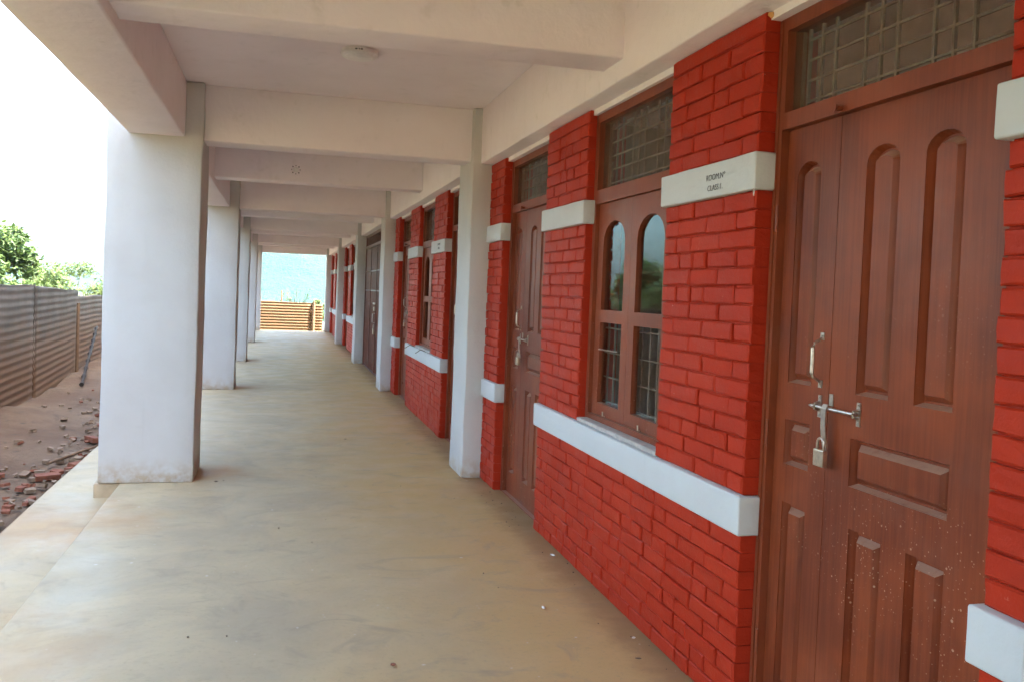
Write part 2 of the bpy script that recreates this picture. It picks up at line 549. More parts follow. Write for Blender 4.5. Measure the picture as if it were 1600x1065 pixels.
# ceiling slab with its beams as parts
ce = thing('ceiling', (0, 0, ZC), None, None)
ce['kind'] = 'structure'
MB().box(-1.102, XROOM + 0.2, Y0, YEND - 0.01, ZC, ZC + 0.14).build('slab', 'ceiling', ce)
rough_box('edge_beam', 'ceiling', ce, -1.102, -0.714, Y0, YEND - 0.02, 2.562, ZC + 0.002, cell=0.28, amp=0.006, bevel=0.012, seed=1)
for k in range(len(COLY)):
    ya = COLY[k] + 0.07 if k else Y0 + 0.0
    # wall-side beam between the pillars
    a = COLY[k] + CD
    b = COLY[k + 1] if k + 1 < len(COLY) else None
    if b: rough_box('wall_beam', 'ceiling', ce, XBEAM, 1.85, a - 0.05, b + 0.05, ZS, ZC + 0.002, cell=0.28, amp=0.006, bevel=0.008, seed=k)
    yb = COLY[k] + 0.08
    rough_box('cross_beam', 'ceiling', ce, -0.72, XBEAM + 0.02, yb, yb + 0.27, 2.557 if k < 5 else 2.53, ZC + 0.002, cell=0.28, amp=0.006, bevel=0.010, seed=10 + k)
    if b and k != 2:
        ym = COLY[k + 1] - 2.885
        rough_box('cross_beam', 'ceiling', ce, -0.72, XBEAM + 0.02, ym, ym + 0.26, 2.626, ZC + 0.002, cell=0.28, amp=0.006, bevel=0.010, seed=20 + k)
    elif b:
        ym = (COLY[k] + COLY[k + 1]) / 2
        rough_box('cross_beam', 'ceiling', ce, -0.72, XBEAM + 0.02, ym, ym + 0.26, 2.626, ZC + 0.002, cell=0.28, amp=0.006, bevel=0.010, seed=20 + k)
MB().box(XBEAM, 1.85, Y0, COLY[0] + 0.05, ZS, ZC + 0.002).build('wall_beam', 'ceiling', ce)

# upper storey standing on the slab (out of the picture, it keeps the yard in shade)
us = thing('upper_storey', (0, 0, ZC + 0.14), None, None)
us['kind'] = 'structure'
MB().box(-1.102, -0.95, Y0, YEND - 0.01, ZC + 0.14, ZC + 1.14).box(1.60, 1.80, Y0, YEND - 0.01, ZC + 0.14, ZC + 3.0).build('parapet', 'ceiling', us)
MB().box(-1.35, XROOM + 0.4, Y0 - 0.3, YEND + 0.3, ZC + 3.0, ZC + 3.15).build('roof_slab', 'ceiling', us)

# pillars
ordl = ['', 'nearest of the free-standing row on the open side', 'second of the free-standing row on the open side',
        'third of the free-standing row on the open side', 'fourth of the free-standing row on the open side',
        'last of the free-standing row, beside the far opening']
ordr = ['', 'nearest one standing out from the brick wall', 'standing out between the second room and the iron gate',
        'standing out just past the iron gate', 'second one past the iron gate', 'last one on the brick side, by the far opening']
for k in range(1, 6):
    t = thing('pillar', ((XL + XLO) / 2, COLY[k] + 0.27, 0), 'wide white plastered pillar, ' + ordl[k], 'pillar', 'pillars on the open side')
    rough_box('shaft', 'white', t, XLO, XL, COLY[k], COLY[k] + 0.545, 0.0, ZC - 0.002, cell=0.11, amp=0.009, bevel=0.010, seed=k)
    rough_box('footing', 'apron', t, XLO - 0.035, -1.104, COLY[k] + 0.012, COLY[k] + 0.56, -0.45, -0.003, cell=0.1, amp=0.008, bevel=0.012, seed=k + 4)
    t = thing('pillar', (1.6, COLY[k] + 0.25, 0), 'narrow white plastered pillar, ' + ordr[k], 'pillar', 'pillars along the brick wall')
    rough_box('shaft', 'white', t, XR, 1.85, COLY[k], COLY[k] + CD, 0.0, ZC - 0.002, cell=0.11, amp=0.008, bevel=0.010, seed=k + 9)
t = thing('pillar', (-0.9, -4.9, 0), 'white plastered pillar behind the camera, open side', 'pillar')
rough_box('shaft', 'white', t, XLO, XL, -4.9, -4.4, 0.0, ZC - 0.002, cell=0.2, amp=0.004, bevel=0.012, seed=35)
for x0, x1, s in ((XLO, XL, 31), (XR, 1.85, 33)):
    t = thing('pillar', ((x0 + x1) / 2, COLY[0] + 0.25, 0), 'white plastered pillar beside the camera, ' + ('open side' if x0 < 0 else 'wall side'), 'pillar')
    rough_box('shaft', 'white', t, x0, x1, COLY[0], COLY[0] + CD, 0.0, ZC - 0.002, cell=0.2, amp=0.004, bevel=0.012, seed=s)

# room shell behind the wall: partitions and a back wall with window openings
sh = thing('room_walls', (XROOM, 0, 0), None, None)
sh['kind'] = 'structure'
mb = MB()
for k in range(len(COLY)):
    mb.box(1.85, XROOM, COLY[k] + 0.15, COLY[k] + 0.35, 0, ZC)
mb.box(1.85, XROOM, Y0, Y0 + 0.2, 0, ZC)
mb.build('partition', 'room', sh)
mb = MB()
mb.box(XROOM, XROOM + 0.2, Y0, YEND, -0.4, 0.9)
mb.box(XROOM, XROOM + 0.2, Y0, YEND, 2.3, ZC)
yy = Y0
while yy < YEND - 0.1:
    mb.box(XROOM, XROOM + 0.2, yy, min(yy + 0.9, YEND), 0.9, 2.3)
    yy += 1.25
mb.build('back_wall', 'room', sh)
MB().box(1.60, 1.85, Y0, COLY[0], 0, ZS).build('wall_end', 'white', sh)

# ------------------------------------------------------------------ brickwork
COURSE = 0.0665
def one_brick(mb, y0, y1, z0, z1, xf, depth, rnd, chip=0.0042):
    """one hand-moulded brick: uneven front of 3 x 2 cells, broken arris, straight sides"""
    j = lambda a: rnd.uniform(-a, a)
    px = xf + rnd.uniform(-0.0055, 0.0025)
    ta, tb = j(0.0016), j(0.0014)
    us, ws = (0.0, 0.36, 0.68, 1.0), (0.0, 0.5, 1.0)
    L, H = y1 - y0, z1 - z0
    grid = [(y0 + L * (u + (j(0.06) if 0 < u < 1 else 0)), z0 + H * w_) for w_ in ws for u in us]
    rim = [0, 1, 2, 3, 7, 11, 10, 9, 8, 4]
    out = {}
    for k in rim:
        y, z = grid[k]
        out[k] = (y + (j(0.0024)), z + (j(0.0020)))
    cy, cz = (y0 + y1) / 2, (z0 + z1) / 2
    vs = []
    for k, (y, z) in enumerate(grid):
        if k in out: y, z = out[k]
        c = chip + abs(j(0.0022))
        u, w_ = k % 4, k // 4
        if u == 0: y += c
        if u == 3: y -= c
        if w_ == 0: z += c
        if w_ == 2: z -= c
        vs.append((px + ta * (y - cy) / L * 2 + tb * (z - cz) / H * 2 + j(0.0011), y, z))
    n0 = len(vs)
    for k in rim: vs.append((px + chip + abs(j(0.002)), *out[k]))
    n1 = len(vs)
    for k in rim: vs.append((xf + depth, *grid[k]))
    fs = [(w_ * 4 + u, w_ * 4 + u + 1, (w_ + 1) * 4 + u + 1, (w_ + 1) * 4 + u) for w_ in range(2) for u in range(3)]
    m_ = len(rim)
    fs += [(rim[i], n0 + i, n0 + (i + 1) % m_, rim[(i + 1) % m_]) for i in range(m_)]
    fs += [(n0 + i, n1 + i, n1 + (i + 1) % m_, n0 + (i + 1) % m_) for i in range(m_)]
    mb.add(vs, fs)

def course_splits(y0, y1, odd, rnd):
    """brick lengths along a course from the end nearest the camera, mixed headers and stretchers"""
    L = y1 - y0
    out, y = [], 0.0
    seq = [0.118, 0.238] if odd else [0.238]
    i = 0
    while y < L - 0.001:
        n = seq[i] if i < len(seq) else (0.118 if rnd.random() < (0.34 if L < 1 else 0.40) else 0.238)
        n *= rnd.uniform(0.93, 1.07)
        if L - (y + n) < 0.055: n = L - y
        out.append((y0 + y, y0 + y + n))
        y += n
        i += 1
    return out

def brickwork(parent, y0, y1, z0, z1, rnd, single, xf=XW, depth=0.095, bare_top=False):
    n = max(1, round((z1 - z0) / COURSE))
    hgt = (z1 - z0) / n
    all_mb = MB()
    ph = rnd.randint(0, 1)
    for c in range(n):
        a = z0 + c * hgt
        top = bare_top and c >= n - 1
        for (b0, b1) in ([(y0, y1)] if top else course_splits(y0, y1, (c + ph) % 2, rnd)):
            tight = rnd.random() < 0.14
            g = 0.0012 if tight else rnd.uniform(0.0036, 0.0066)
            h0 = rnd.uniform(0.0016, 0.0050); h1 = rnd.uniform(0.001, 0.0036)
            gl = 0.0 if abs(b0 - y0) < 1e-6 else g
            gr = 0.0 if abs(b1 - y1) < 1e-6 else g
            mb = MB() if single else all_mb
            one_brick(mb, b0 + gl, b1 - gr, a + h0, a + hgt - h1, xf, depth, rnd)
            if single: mb.build('brick', 'red', parent)
    if not single:
        o = all_mb.build('bricks', 'red', parent)
        o['kind'] = 'stuff'

def band(parent, y0, y1, z0, z1, e0=0.02, e1=0.02, x0=1.603, name='band'):
    return rough_box(name, 'band', parent, x0, 1.716, y0 - e0, y1 + e1, z0, z1, cell=0.045, amp=0.0036, bevel=0.007, seed=int(y0 * 10))

ZB0, ZB1, ZU0, ZU1 = 0.672, 0.812, 1.902, 2.034
def pier(label, y0, y1, side, single, seed, low=True):
    """brick pier full height between wall openings; side = -1/1 when it stands against a pillar"""
    rnd = random.Random(seed)
    t = thing('brick_pier', (XW + 0.1, (y0 + y1) / 2, 0), label, 'brick pier', 'red brick piers between the openings')
    i0 = 0.006 if side >= 0 else 0.0
    i1 = 0.006 if side <= 0 else 0.0
    MB().box(XW + 0.0125, 1.85, y0 + i0, y1 - i1, 0.0, ZS - 0.002).build('mortar_core', 'red', t)
    if low: brickwork(t, y0, y1, 0.004, ZB0 - 0.001, rnd, single)
    brickwork(t, y0, y1, ZB1 + 0.001, ZU0 - 0.001, rnd, single)
    brickwork(t, y0, y1, ZU1 + 0.001, ZS - 0.004, rnd, single, bare_top=True)
    e0 = 0.02 if side >= 0 else -0.002
    e1 = 0.02 if side <= 0 else -0.002
    band(t, y0, y1, ZU0, ZU1, e0, e1)
    if low: band(t, y0, y1, ZB0, ZB1, e0, e1)
    return t

def lower_wall(label, y0, y1, w0, w1, single, seed):
    rnd = random.Random(seed)
    t = thing('brick_sill_wall', (XW + 0.1, (y0 + y1) / 2, 0), label, 'brick wall', 'red brick walls under the windows')
    MB().box(XW + 0.0095, 1.85, w0 + 0.0, w1 - 0.0, 0.0, 0.80).build('mortar_core', 'red', t)
    brickwork(t, y0, y1, 0.004, ZB0 - 0.001, rnd, single)
    band(t, y0, y1, ZB0, ZB1, name='sill_band')
    rough_box('sill_slab', 'sill', t, 1.622, 1.80, w0 + 0.004, w1 - 0.004, ZB1 + 0.001, ZB1 + 0.024, cell=0.07, amp=0.004, bevel=0.005, seed=seed)
    return t

# ------------------------------------------------------------------ doors and windows
XF, XD = 1.690, 1.718
def hardware(leaf, y_gap, spot=True):
    """bolt, hasp, pull handle on the wide leaf (its far edge is y_gap)"""
    x = XD
    yh = y_gap + 0.043
    h = MB()
    h.tube([(x - 0.004, yh, 1.395), (x - 0.030, yh, 1.380), (x - 0.036, yh, 1.365), (x - 0.036, yh, 1.285), (x - 0.030, yh, 1.270), (x - 0.004, yh, 1.255)], [0.004, 0.005, 0.0065, 0.0065, 0.005, 0.004], 8)
    h.box(x - 0.004, x + 0.001, yh - 0.009, yh + 0.009, 1.390, 1.414)
    h.box(x - 0.004, x + 0.001, yh - 0.009, yh + 0.009, 1.236, 1.260)
    h.tube([(x - 0.008, yh, 1.403), (x - 0.003, yh, 1.403)], 0.004, 6)
    h.tube([(x - 0.008, yh, 1.247), (x - 0.003, yh, 1.247)], 0.004, 6)
    h.build('pull_handle', 'steel', leaf, smooth=False)
    b = MB()
    b.tube([(x - 0.017, y_gap + 0.075, 1.176), (x - 0.017, y_gap + 0.062, 1.176), (x - 0.017, y_gap - 0.155, 1.176)], [0.003, 0.0062, 0.0062], 10)
    for yy in (y_gap + 0.040, y_gap - 0.150):
        b.box(x - 0.004, x + 0.001, yy - 0.008, yy + 0.008, 1.140, 1.212)
        b.tube([(x - 0.004, yy, 1.189), (x - 0.022, yy, 1.184), (x - 0.026, yy, 1.176), (x - 0.022, yy, 1.168), (x - 0.004, yy, 1.163)], 0.0045, 6)
        for zz in (1.149, 1.203): b.tube([(x - 0.007, yy, zz), (x - 0.003, yy, zz)], 0.0035, 6)
    b.build('slide_bolt', 'steel', leaf)
    hs = MB()
    yy = y_gap - 0.018
    hs.box(x - 0.004, x + 0.001, yy - 0.009, yy + 0.009, 1.185, 1.222)
    pts = [(0.024, 1.190), (0.030, 1.176), (0.030, 1.120), (0.026, 1.085), (0.021, 1.060), (0.020, 1.040)]
    wd = 0.0115
    vs, fs = [], []
    for i, (dx, z) in enumerate(pts):
        wq = wd if i < 5 else wd * 0.8
        for d in (0, 0.004):
            for sgn in (-1, 1): vs.append((x - dx + d, yy + sgn * wq, z))
    for i in range(len(pts) - 1):
        a = i * 4
        fs += [(a, a + 1, a + 5, a + 4), (a + 2, a + 6, a + 7, a + 3), (a, a + 4, a + 6, a + 2), (a + 1, a + 3, a + 7, a + 5)]
    fs += [(0, 2, 3, 1), (20, 21, 23, 22)]
    hs.add(vs, fs)
    hs.build('hasp', 'steel', leaf)

def padlock(y, label):
    x = XD - 0.034
    t = thing('padlock', (x, y, 1.008), label, 'padlock', 'padlocks on the doors')
    MB().box(x - 0.010, x + 0.008, y - 0.025, y + 0.025, 0.992, 1.046).build('lock_body', 'brass', t, bevel=0.003)
    sh_ = MB()
    arc = [(x - 0.001, y - 0.016, 1.044), (x - 0.001, y - 0.016, 1.066)] + [(x - 0.001, y - 0.016 * math.cos(a), 1.066 + 0.016 * math.sin(a)) for a in [math.pi * i / 8 for i in range(1, 8)]] + [(x - 0.001, y + 0.016, 1.066), (x - 0.001, y + 0.016, 1.044)]
    sh_.tube(arc, 0.0045, 8)
    sh_.build('shackle', 'steel', t, smooth=True)

def transom(parent, y0, y1, z0, z1, xg, dense):
    g = MB().box(xg, xg + 0.004, y0 - 0.006, y1 + 0.006, z0 - 0.006, z1 + 0.006).build('transom_pane', 'glass_dusty', parent)
    gp = MB()
    L = y1 - y0
    yb, i = y1 - 0.035, 0
    ys = []
    while yb > y0 + 0.02:
        ys.append(yb)
        yb -= 0.147 if i % 3 == 2 else 0.072
        i += 1
    rim = MB()
    rim.box(xg + 0.03, xg + 0.042, y0 - 0.01, y0 + 0.004, z0 - 0.01, z1 + 0.01)
    rim.box(xg + 0.03, xg + 0.042, y1 - 0.004, y1 + 0.01, z0 - 0.01, z1 + 0.01)
    gr = rim.build('grille', 'bars', parent)
    if dense:
        for yq in ys: MB().box(xg + 0.030, xg + 0.040, yq - 0.005, yq + 0.005, z0 - 0.008, z1 + 0.008).build('bar', 'bars', gr)
        nz = max(2, round((z1 - z0) / 0.075))
        for q in range(len(ys) - 1):
            for k in range(nz):
                zq = z0 + (z1 - z0) * (k + 0.5) / nz
                gp.box(xg + 0.031, xg + 0.039, ys[q + 1], ys[q], zq - 0.004, zq + 0.004)
        gp.build('cross_bars', 'bars', gr)

def door(label, y0, y1, detail=2, group='panelled double doors'):
    t = thing('double_door', (XF, (y0 + y1) / 2, 0), label, 'door', group)
    f = 0.042
    fm = MB()
    plate(fm, [(y0, 0), (y1, 0), (y1, 2.498), (y0, 2.498)], [[(y0 + f, 0.008), (y1 - f, 0.008), (y1 - f, 2.108), (y0 + f, 2.108)], rect(y0 + f + 0.01, y1 - f - 0.01, 2.166, 2.452)], XF, XF + 0.10)
    fo = fm.build('frame', 'frame', t)
    # beads round frame edge
    bd = MB()
    for yy in (y0 + f * 0.45, y1 - f * 0.45):
        bd.box(XF - 0.006, XF + 0.001, yy - 0.006, yy + 0.006, 0.0, 2.49)
    bd.build('bead', 'frame', t)
    transom(t, y0 + f + 0.012, y1 - f - 0.012, 2.168, 2.450, XF + 0.030, detail >= 1)
    ya, yb = y0 + f + 0.003, y1 - f - 0.003
    gap = yb - 0.288
    z0, z1 = 0.010, 2.106
    # narrow leaf (far side): three panels
    def leaf(n, a, b, shapes):
        mb = MB()
        plate(mb, rect(a, b, z0, z1), [fn(0) for fn in shapes], XD, XD + 0.034)
        lo = mb.build('leaf', 'door', t)
        for fn in shapes: raised_panel(lo, fn, XD, inset=0.034)
        return lo
    c0, c1 = gap + 0.095, yb - 0.062
    A = lambda a, b: (lambda d: arch(a, b, 1.235, 1.985, 0.052, d))
    B = lambda a, b, p, q: (lambda d: rect(a, b, p, q, d))
    leaf(0, gap + 0.0015, yb, [A(c0, c1), B(c0 - 0.004, c1 + 0.004, 0.952, 1.106), B(c0, c1, 0.17, 0.820)])
    p1 = (gap - 0.270, gap - 0.128)
    p2 = (gap - 0.512, gap - 0.372)
    if p2[0] < ya + 0.07: p2 = (ya + 0.075, p2[1])
    wl = leaf(1, ya, gap - 0.0015, [A(*p1), A(*p2), B(p2[0], p1[1] + 0.012, 0.950, 1.098), B(p1[0], p1[1], 0.17, 0.822), B(p2[0], p2[1], 0.17, 0.822)])
    # meeting strip
    MB().box(XD - 0.008, XD - 0.001, gap - 0.036, gap - 0.0016, z0 + 0.004, z1 - 0.002).build('meeting_strip', 'door', wl) if False else None
    if detail >= 1:
        hardware(wl, gap)
        # turn knob under the transom
        MB().tube([(XF + 0.002, gap - 0.03, 2.120), (XF - 0.02, gap - 0.03, 2.120), (XF - 0.032, gap - 0.03, 2.120)], [0.008, 0.010, 0.018], 10).build('turn_button', 'frame', t)
        for zz in (0.30, 1.05, 1.80):
            MB().tube([(XF - 0.003, yb + 0.004, zz - 0.045), (XF - 0.003, yb + 0.004, zz + 0.045)], 0.006, 8).build('hinge', 'frame', t)
    return t, gap

def window(label, y0, y1, detail=2):
    t = thing('casement_window', (XF, (y0 + y1) / 2, ZB1), label, 'window', 'casement windows with arched panes')
    fl_, fr_ = 0.040, 0.075
    zb, zt = ZB1 + 0.027, 2.498
    ya, yb = y0 + fr_, y1 - fl_
    xf = 1.672
    fm = MB()
    plate(fm, rect(y0, y1, zb, zt), [rect(ya, yb, zb + 0.028, 2.008), rect(ya + 0.008, yb - 0.008, 2.082, 2.452)], xf, xf + 0.10)
    fm.build('frame', 'frame', t)
    transom(t, ya + 0.01, yb - 0.01, 2.084, 2.450, xf + 0.03, detail >= 1)
    mid = (ya + yb) / 2 + 0.004
    zl, zh = zb + 0.030, 2.006
    xs = xf + 0.022
    for a, b in ((ya + 0.002, mid - 0.001), (mid + 0.001, yb - 0.002)):
        s0 = 0.075
        p0, p1 = a + s0, b - s0
        mb = MB()
        h1 = arch(p0, p1, 1.432, 1.905, 0.11)
        h2 = rect(p0, p1, 0.932, 1.366)
        plate(mb, rect(a, b, zl, zh), [h1, h2], xs, xs + 0.032)
        so_ = mb.build('sash', 'frame', t)
        for lp in (arch(p0 - 0.004, p1 + 0.004, 1.428, 1.909, 0.11), rect(p0 - 0.004, p1 + 0.004, 0.928, 1.370)):
            pm = MB()
            plate(pm, lp, [], xs + 0.018, xs + 0.021)
            pm.build('pane', 'glass', so_)
        if detail >= 2:
            hb = MB()
            yy = p0 - 0.02 if a > mid - 0.01 else p1 + 0.02
            hb.tube([(xs - 0.004, p0 + 0.03, 1.225), (xs - 0.014, p0 + 0.035, 1.225), (xs - 0.014, p1 - 0.03, 1.222), (xs - 0.004, p1 - 0.025, 1.222)], 0.004, 6)
            if a > mid - 0.01: hb.build('stay_rod', 'steel', so_)
            sc = MB()
            sc.tube([(xs - 0.002, (a + b) / 2 + 0.02, zl + 0.004), (xs - 0.014, (a + b) / 2 + 0.02, zl + 0.006), (xs - 0.016, (a + b) / 2 + 0.02, zl + 0.03)], 0.004, 6)
            sc.build('catch', 'steel', so_)
    # iron guard bars inside the glass
    gm = MB()
    xg = xf + 0.085
    for i in range(10):
        yq = ya + (yb - ya) * (i + 0.5) / 10
        gm.box(xg, xg + 0.010, yq - 0.005, yq + 0.005, zl, 1.40)
    for i in range(4):
        zq = zl + (1.40 - zl) * (i + 0.5) / 4
        gm.box(xg + 0.001, xg + 0.009, ya, yb, zq - 0.004, zq + 0.004)
    gm.build('guard_bars', 'bars', t)
    # lintel piece of plaster over the frame
    return t

def lintel(y0, y1):
    return MB().box(1.652, 1.85, y0 + 0.001, y1 - 0.001, 2.4995, ZS - 0.001).build('lintel_strip', 'ceiling', ce)

def bay(yc, prev_end, single, names, seed, detail):
    """one classroom front, measured back from the pillar front at yc"""
    p3 = (yc - 0.418, yc)
    d1 = (yc - 1.490, p3[0])
    p2 = (yc - 2.212, d1[0])
    wn = (yc - 3.232, p2[0])
    p1 = (yc - 3.945, wn[0])
    d0 = (yc - 5.010, p1[0])
    p0 = (prev_end, d0[0])
    pier(names['p3'], *p3, 1, single, seed + 3)
    pier(names['p2'], *p2, 0, single, seed + 2, low=False)
    pier(names['p1'], *p1, 0, single, seed + 1, low=False)
    pier(names['p0'], *p0, -1, single and detail == 2, seed)
    lower_wall(names['w'], p1[0], p2[1], wn[0], wn[1], single, seed + 5)
    window(names['win'], *wn, detail)
    t1, g1 = door(names['d1'], *d1, detail)
    t0, g0 = door(names['d0'], *d0, detail)
    for a, b in (d1, wn, d0): lintel(a, b)
    return p1, g0, g1

where = {1: 'of the nearest classroom', 2: 'of the second classroom', 4: 'of the first classroom past the iron gate', 5: 'of the last classroom by the far opening'}
info = {}
for b, yc, pe in ((1, COLY[1], COLY[0] + CD), (2, COLY[2], COLY[1] + CD), (4, COLY[4], COLY[3] + CD), (5, COLY[5], COLY[4] + CD)):
    wq = where[b]
    nm = dict(p3='slim brick pier at the far end ' + wq,
              p2='brick pier between door and window ' + wq,
              p1='brick pier with lettered white band near the window ' + wq if b < 3 else 'brick pier nearer than the window ' + wq,
              p0='slim brick pier at the near end ' + wq,
              w='brick wall with white sill under the window ' + wq,
              win='brown two-leaf window with arched panes ' + wq,
              d1='brown panelled double door at the far end ' + wq,
              d0='brown panelled double door at the near end ' + wq)
    if b == 1:
        nm['d0'] = 'large brown panelled double door closest to the camera, paint-spattered and padlocked'
    info[b] = bay(yc, pe, b <= 2, nm, b * 40, 2 if b == 1 else (1 if b == 2 else 0))
padlock(info[1][1] - 0.020, 'padlock hanging from the hasp of the door closest to the camera')
padlock(info[1][2] - 0.020, 'padlock on the far door of the nearest classroom')
padlock(info[2][2] - 0.020, 'padlock on the far door of the second classroom')

# lettering on the upper bands
def lettering(lines, yc, host):
    for txt, z, size in lines:
        cu = bpy.data.curves.new('lettering', 'FONT')
        cu.body = txt
        cu.size = size
        cu.align_x = 'CENTER'
        cu.extrude = 0.0004
        cu.offset = -0.0003
        tmp = bpy.data.objects.new('tmp', cu)
        C.objects.link(tmp)
        dg = bpy.context.evaluated_depsgraph_get()
        me = bpy.data.meshes.new_from_object(tmp.evaluated_get(dg))
        bpy.data.objects.remove(tmp)
        me.name = 'lettering'
        me.transform(Matrix(((0, 0, -1, 0), (-1, 0, 0, 0), (0, 1, 0, 0), (0, 0, 0, 1))))
        base = parent_origin(host)
        me.transform(Matrix.Translation(Vector((1.598, yc, z)) - base))
        me.materials.clear()
        me.materials.append(M['black'])
        o = bpy.data.objects.new('lettering', me)
        C.objects.link(o)
        o.parent = host
        o['label'] = 'black printed lettering on the white band'
p1hosts = sorted([o for o in C.objects if o.name.startswith('brick_pier') and 'lettered' in o.get('label', '')], key=lambda o: o.location.y)
lettering([('ROOM.Nº', 1.9655, 0.033), ('CLASS 1.', 1.9255, 0.031)], 2.937, p1hosts[0])
lettering([('ROOM.Nº', 1.9755, 0.033), ('CLASS 2.', 1.9355, 0.031)], 2.937 + 5.771, p1hosts[1])

# small marks on the nearest pier: white drip below the band, orange filler at its head
MB().box(1.6185, 1.6225, 2.6935, 2.6985, 1.880, 1.904).build('paint_drip', 'chip', p1hosts[0], bevel=0.001)
MB().tube([(1.640, 2.690, 2.520), (1.652, 2.682, 2.515), (1.664, 2.676, 2.512)], [0.006, 0.012, 0.005], 7).build('filler', 'foam', p1hosts[0])

# ------------------------------------------------------------------ iron gate bay
gy0, gy1 = COLY[2] + CD, COLY[3]
XG = 1.640
g = thing('iron_gate', (XG, (gy0 + gy1) / 2, 0), 'brown ribbed iron sheet gate with barred fanlight between two white pillars', 'gate')
fm = MB()
plate(fm, [(gy0, 0), (gy1, 0), (gy1, ZS - 0.004), (gy0, ZS - 0.004)], [rect(gy0 + 0.05, gy1 - 0.05, 0.02, 2.265), rect(gy0 + 0.05, gy1 - 0.05, 2.315, ZS - 0.045)], XG, XG + 0.06)
fm.build('frame', 'gate', g)
q = gy0 + 0.12
while q < gy1 - 0.06:
    MB().tube([(XG + 0.03, q, 2.310), (XG + 0.03, q, ZS - 0.04)], 0.010, 6).build('bar', 'gate', g)
    q += 0.13
MB().box(XG + 0.12, XG + 0.14, gy0, gy1, 2.2, ZS).build('backing_sheet', 'gate', g)
nl = 4
wl_ = (gy1 - gy0 - 0.10) / nl
for i in range(nl):
    a = gy0 + 0.05 + i * wl_ + 0.004
    b = a + wl_ - 0.008
    mb = MB()
    nr = 7
    vs, fs = [], []
    prof = []
    for r_ in range(nr):
        c0 = a + (b - a) * r_ / nr
        dy = (b - a) / nr
        prof += [(c0, 0.0), (c0 + dy * 0.72, 0.0), (c0 + dy * 0.80, -0.012), (c0 + dy * 0.92, -0.012)]
    prof.append((b, 0.0))
    k = len(prof)
    vs = [(XG + 0.030 + dx, y, 0.022) for y, dx in prof] + [(XG + 0.030 + dx, y, 2.262) for y, dx in prof] + [(XG + 0.05, y, 0.022) for y, dx in prof] + [(XG + 0.05, y, 2.262) for y, dx in prof]
    fs = [(j, j + 1, k + j + 1, k + j) for j in range(k - 1)] + [(2 * k + j, 3 * k + j, 3 * k + j + 1, 2 * k + j + 1) for j in range(k - 1)]
    fs += [(0, k, 3 * k, 2 * k), (k - 1, 3 * k - 1, 4 * k - 1, 2 * k - 1)]
    mb.add(vs, fs)
    lf = mb.build('gate_leaf', 'gate', g)
    for zz in (1.46, 1.82):
        MB().box(XG + 0.010, XG + 0.019, a + 0.002, b - 0.002, zz - 0.012, zz + 0.012).build('rail', 'gate', lf)
    MB().box(XG + 0.002, XG + 0.016, a, a + 0.03, 0.022, 2.262).build('stile', 'gate', lf)
    if i == 2:
        MB().tube([(XG + 0.018, a + 0.12, 1.06), (XG - 0.03, a + 0.12, 1.05), (XG - 0.03, a + 0.12, 0.90), (XG + 0.018, a + 0.12, 0.89)], 0.009, 6).build('pull_handle', 'steel', lf)
        MB().box(XG - 0.012, XG + 0.018, a + 0.05, a + 0.30, 1.215, 1.245).build('latch', 'steel', lf)
        MB().box(XG - 0.008, XG + 0.018, a + 0.14, a + 0.24, 1.10, 1.17).build('latch_plate', 'steel', lf)
t = thing('padlock', (XG - 0.01, gy0 + 0.05 + 2 * wl_ + 0.2, 0.70), 'pale padlock hanging on the iron gate', 'padlock', 'padlocks on the doors')
yq = gy0 + 0.05 + 2 * wl_ + 0.2
MB().box(XG - 0.012, XG + 0.016, yq - 0.05, yq + 0.05, 0.68, 0.78).build('lock_body', 'brass', t, bevel=0.006)
MB().tube([(XG, yq - 0.03, 0.775), (XG, yq - 0.03, 0.83), (XG, yq, 0.855), (XG, yq + 0.03, 0.83), (XG, yq + 0.03, 0.775)], 0.008, 6).build('shackle', 'steel', t)
MB().box(1.70, 1.85, gy0, gy1, 0.0, 2.2).build('wall_behind_gate', 'room', sh)

# ------------------------------------------------------------------ ceiling lamp and bare lamp mount
t = thing('ceiling_lamp', (0.437, 5.36, ZC - 0.05), 'round white surface-mounted ceiling lamp, switched off', 'ceiling lamp')
MB().lathe((0.437, 5.36, ZC), [(0.104, -0.001), (0.113, -0.001), (0.113, -0.004), (0.108, -0.008), (0.116, -0.012), (0.117, -0.030), (0.112, -0.036), (0.100, -0.038)], 48).build('body', 'lamp', t, smooth=False)
MB().lathe((0.437, 5.36, ZC), [(0.099, -0.036), (0.098, -0.041), (0.080, -0.047), (0.045, -0.050), (0.010, -0.051)], 48).build('diffuser', 'lamp', t, smooth=True)
for da in (-0.17, -0.02, 0.11):
    a = R(-95) + da
    px_, py_ = 0.437 + 0.1165 * math.cos(a), 5.36 + 0.1165 * math.sin(a)
    hw = 0.0065 if abs(da) > 0.05 else 0.003
    MB().box(px_ - hw, px_ + hw, py_ - 0.004, py_ + 0.003, ZC - 0.024, ZC - 0.017).build('vent_slot', 'vent', t)
mx, my, mz = 0.131, COLY[2] - 2.885, 2.760
t = thing('lamp_mount', (mx, my, mz), 'ring of small screws left by a lamp mount on the second cross beam', 'lamp mount')
for i in range(8):
    a = 2 * math.pi * i / 8
    sx, sz = mx + 0.045 * math.cos(a), mz + 0.045 * math.sin(a)
    MB().tube([(sx, my + 0.01, sz), (sx, my - 0.012, sz)], 0.007, 6).build('screw', 'vent' if i % 2 else 'sill', t)
MB().tube([(mx, my + 0.01, mz), (mx, my - 0.006, mz), (mx, my - 0.012, mz)], [0.030, 0.030, 0.018], 16).build('rose', 'lamp', t)

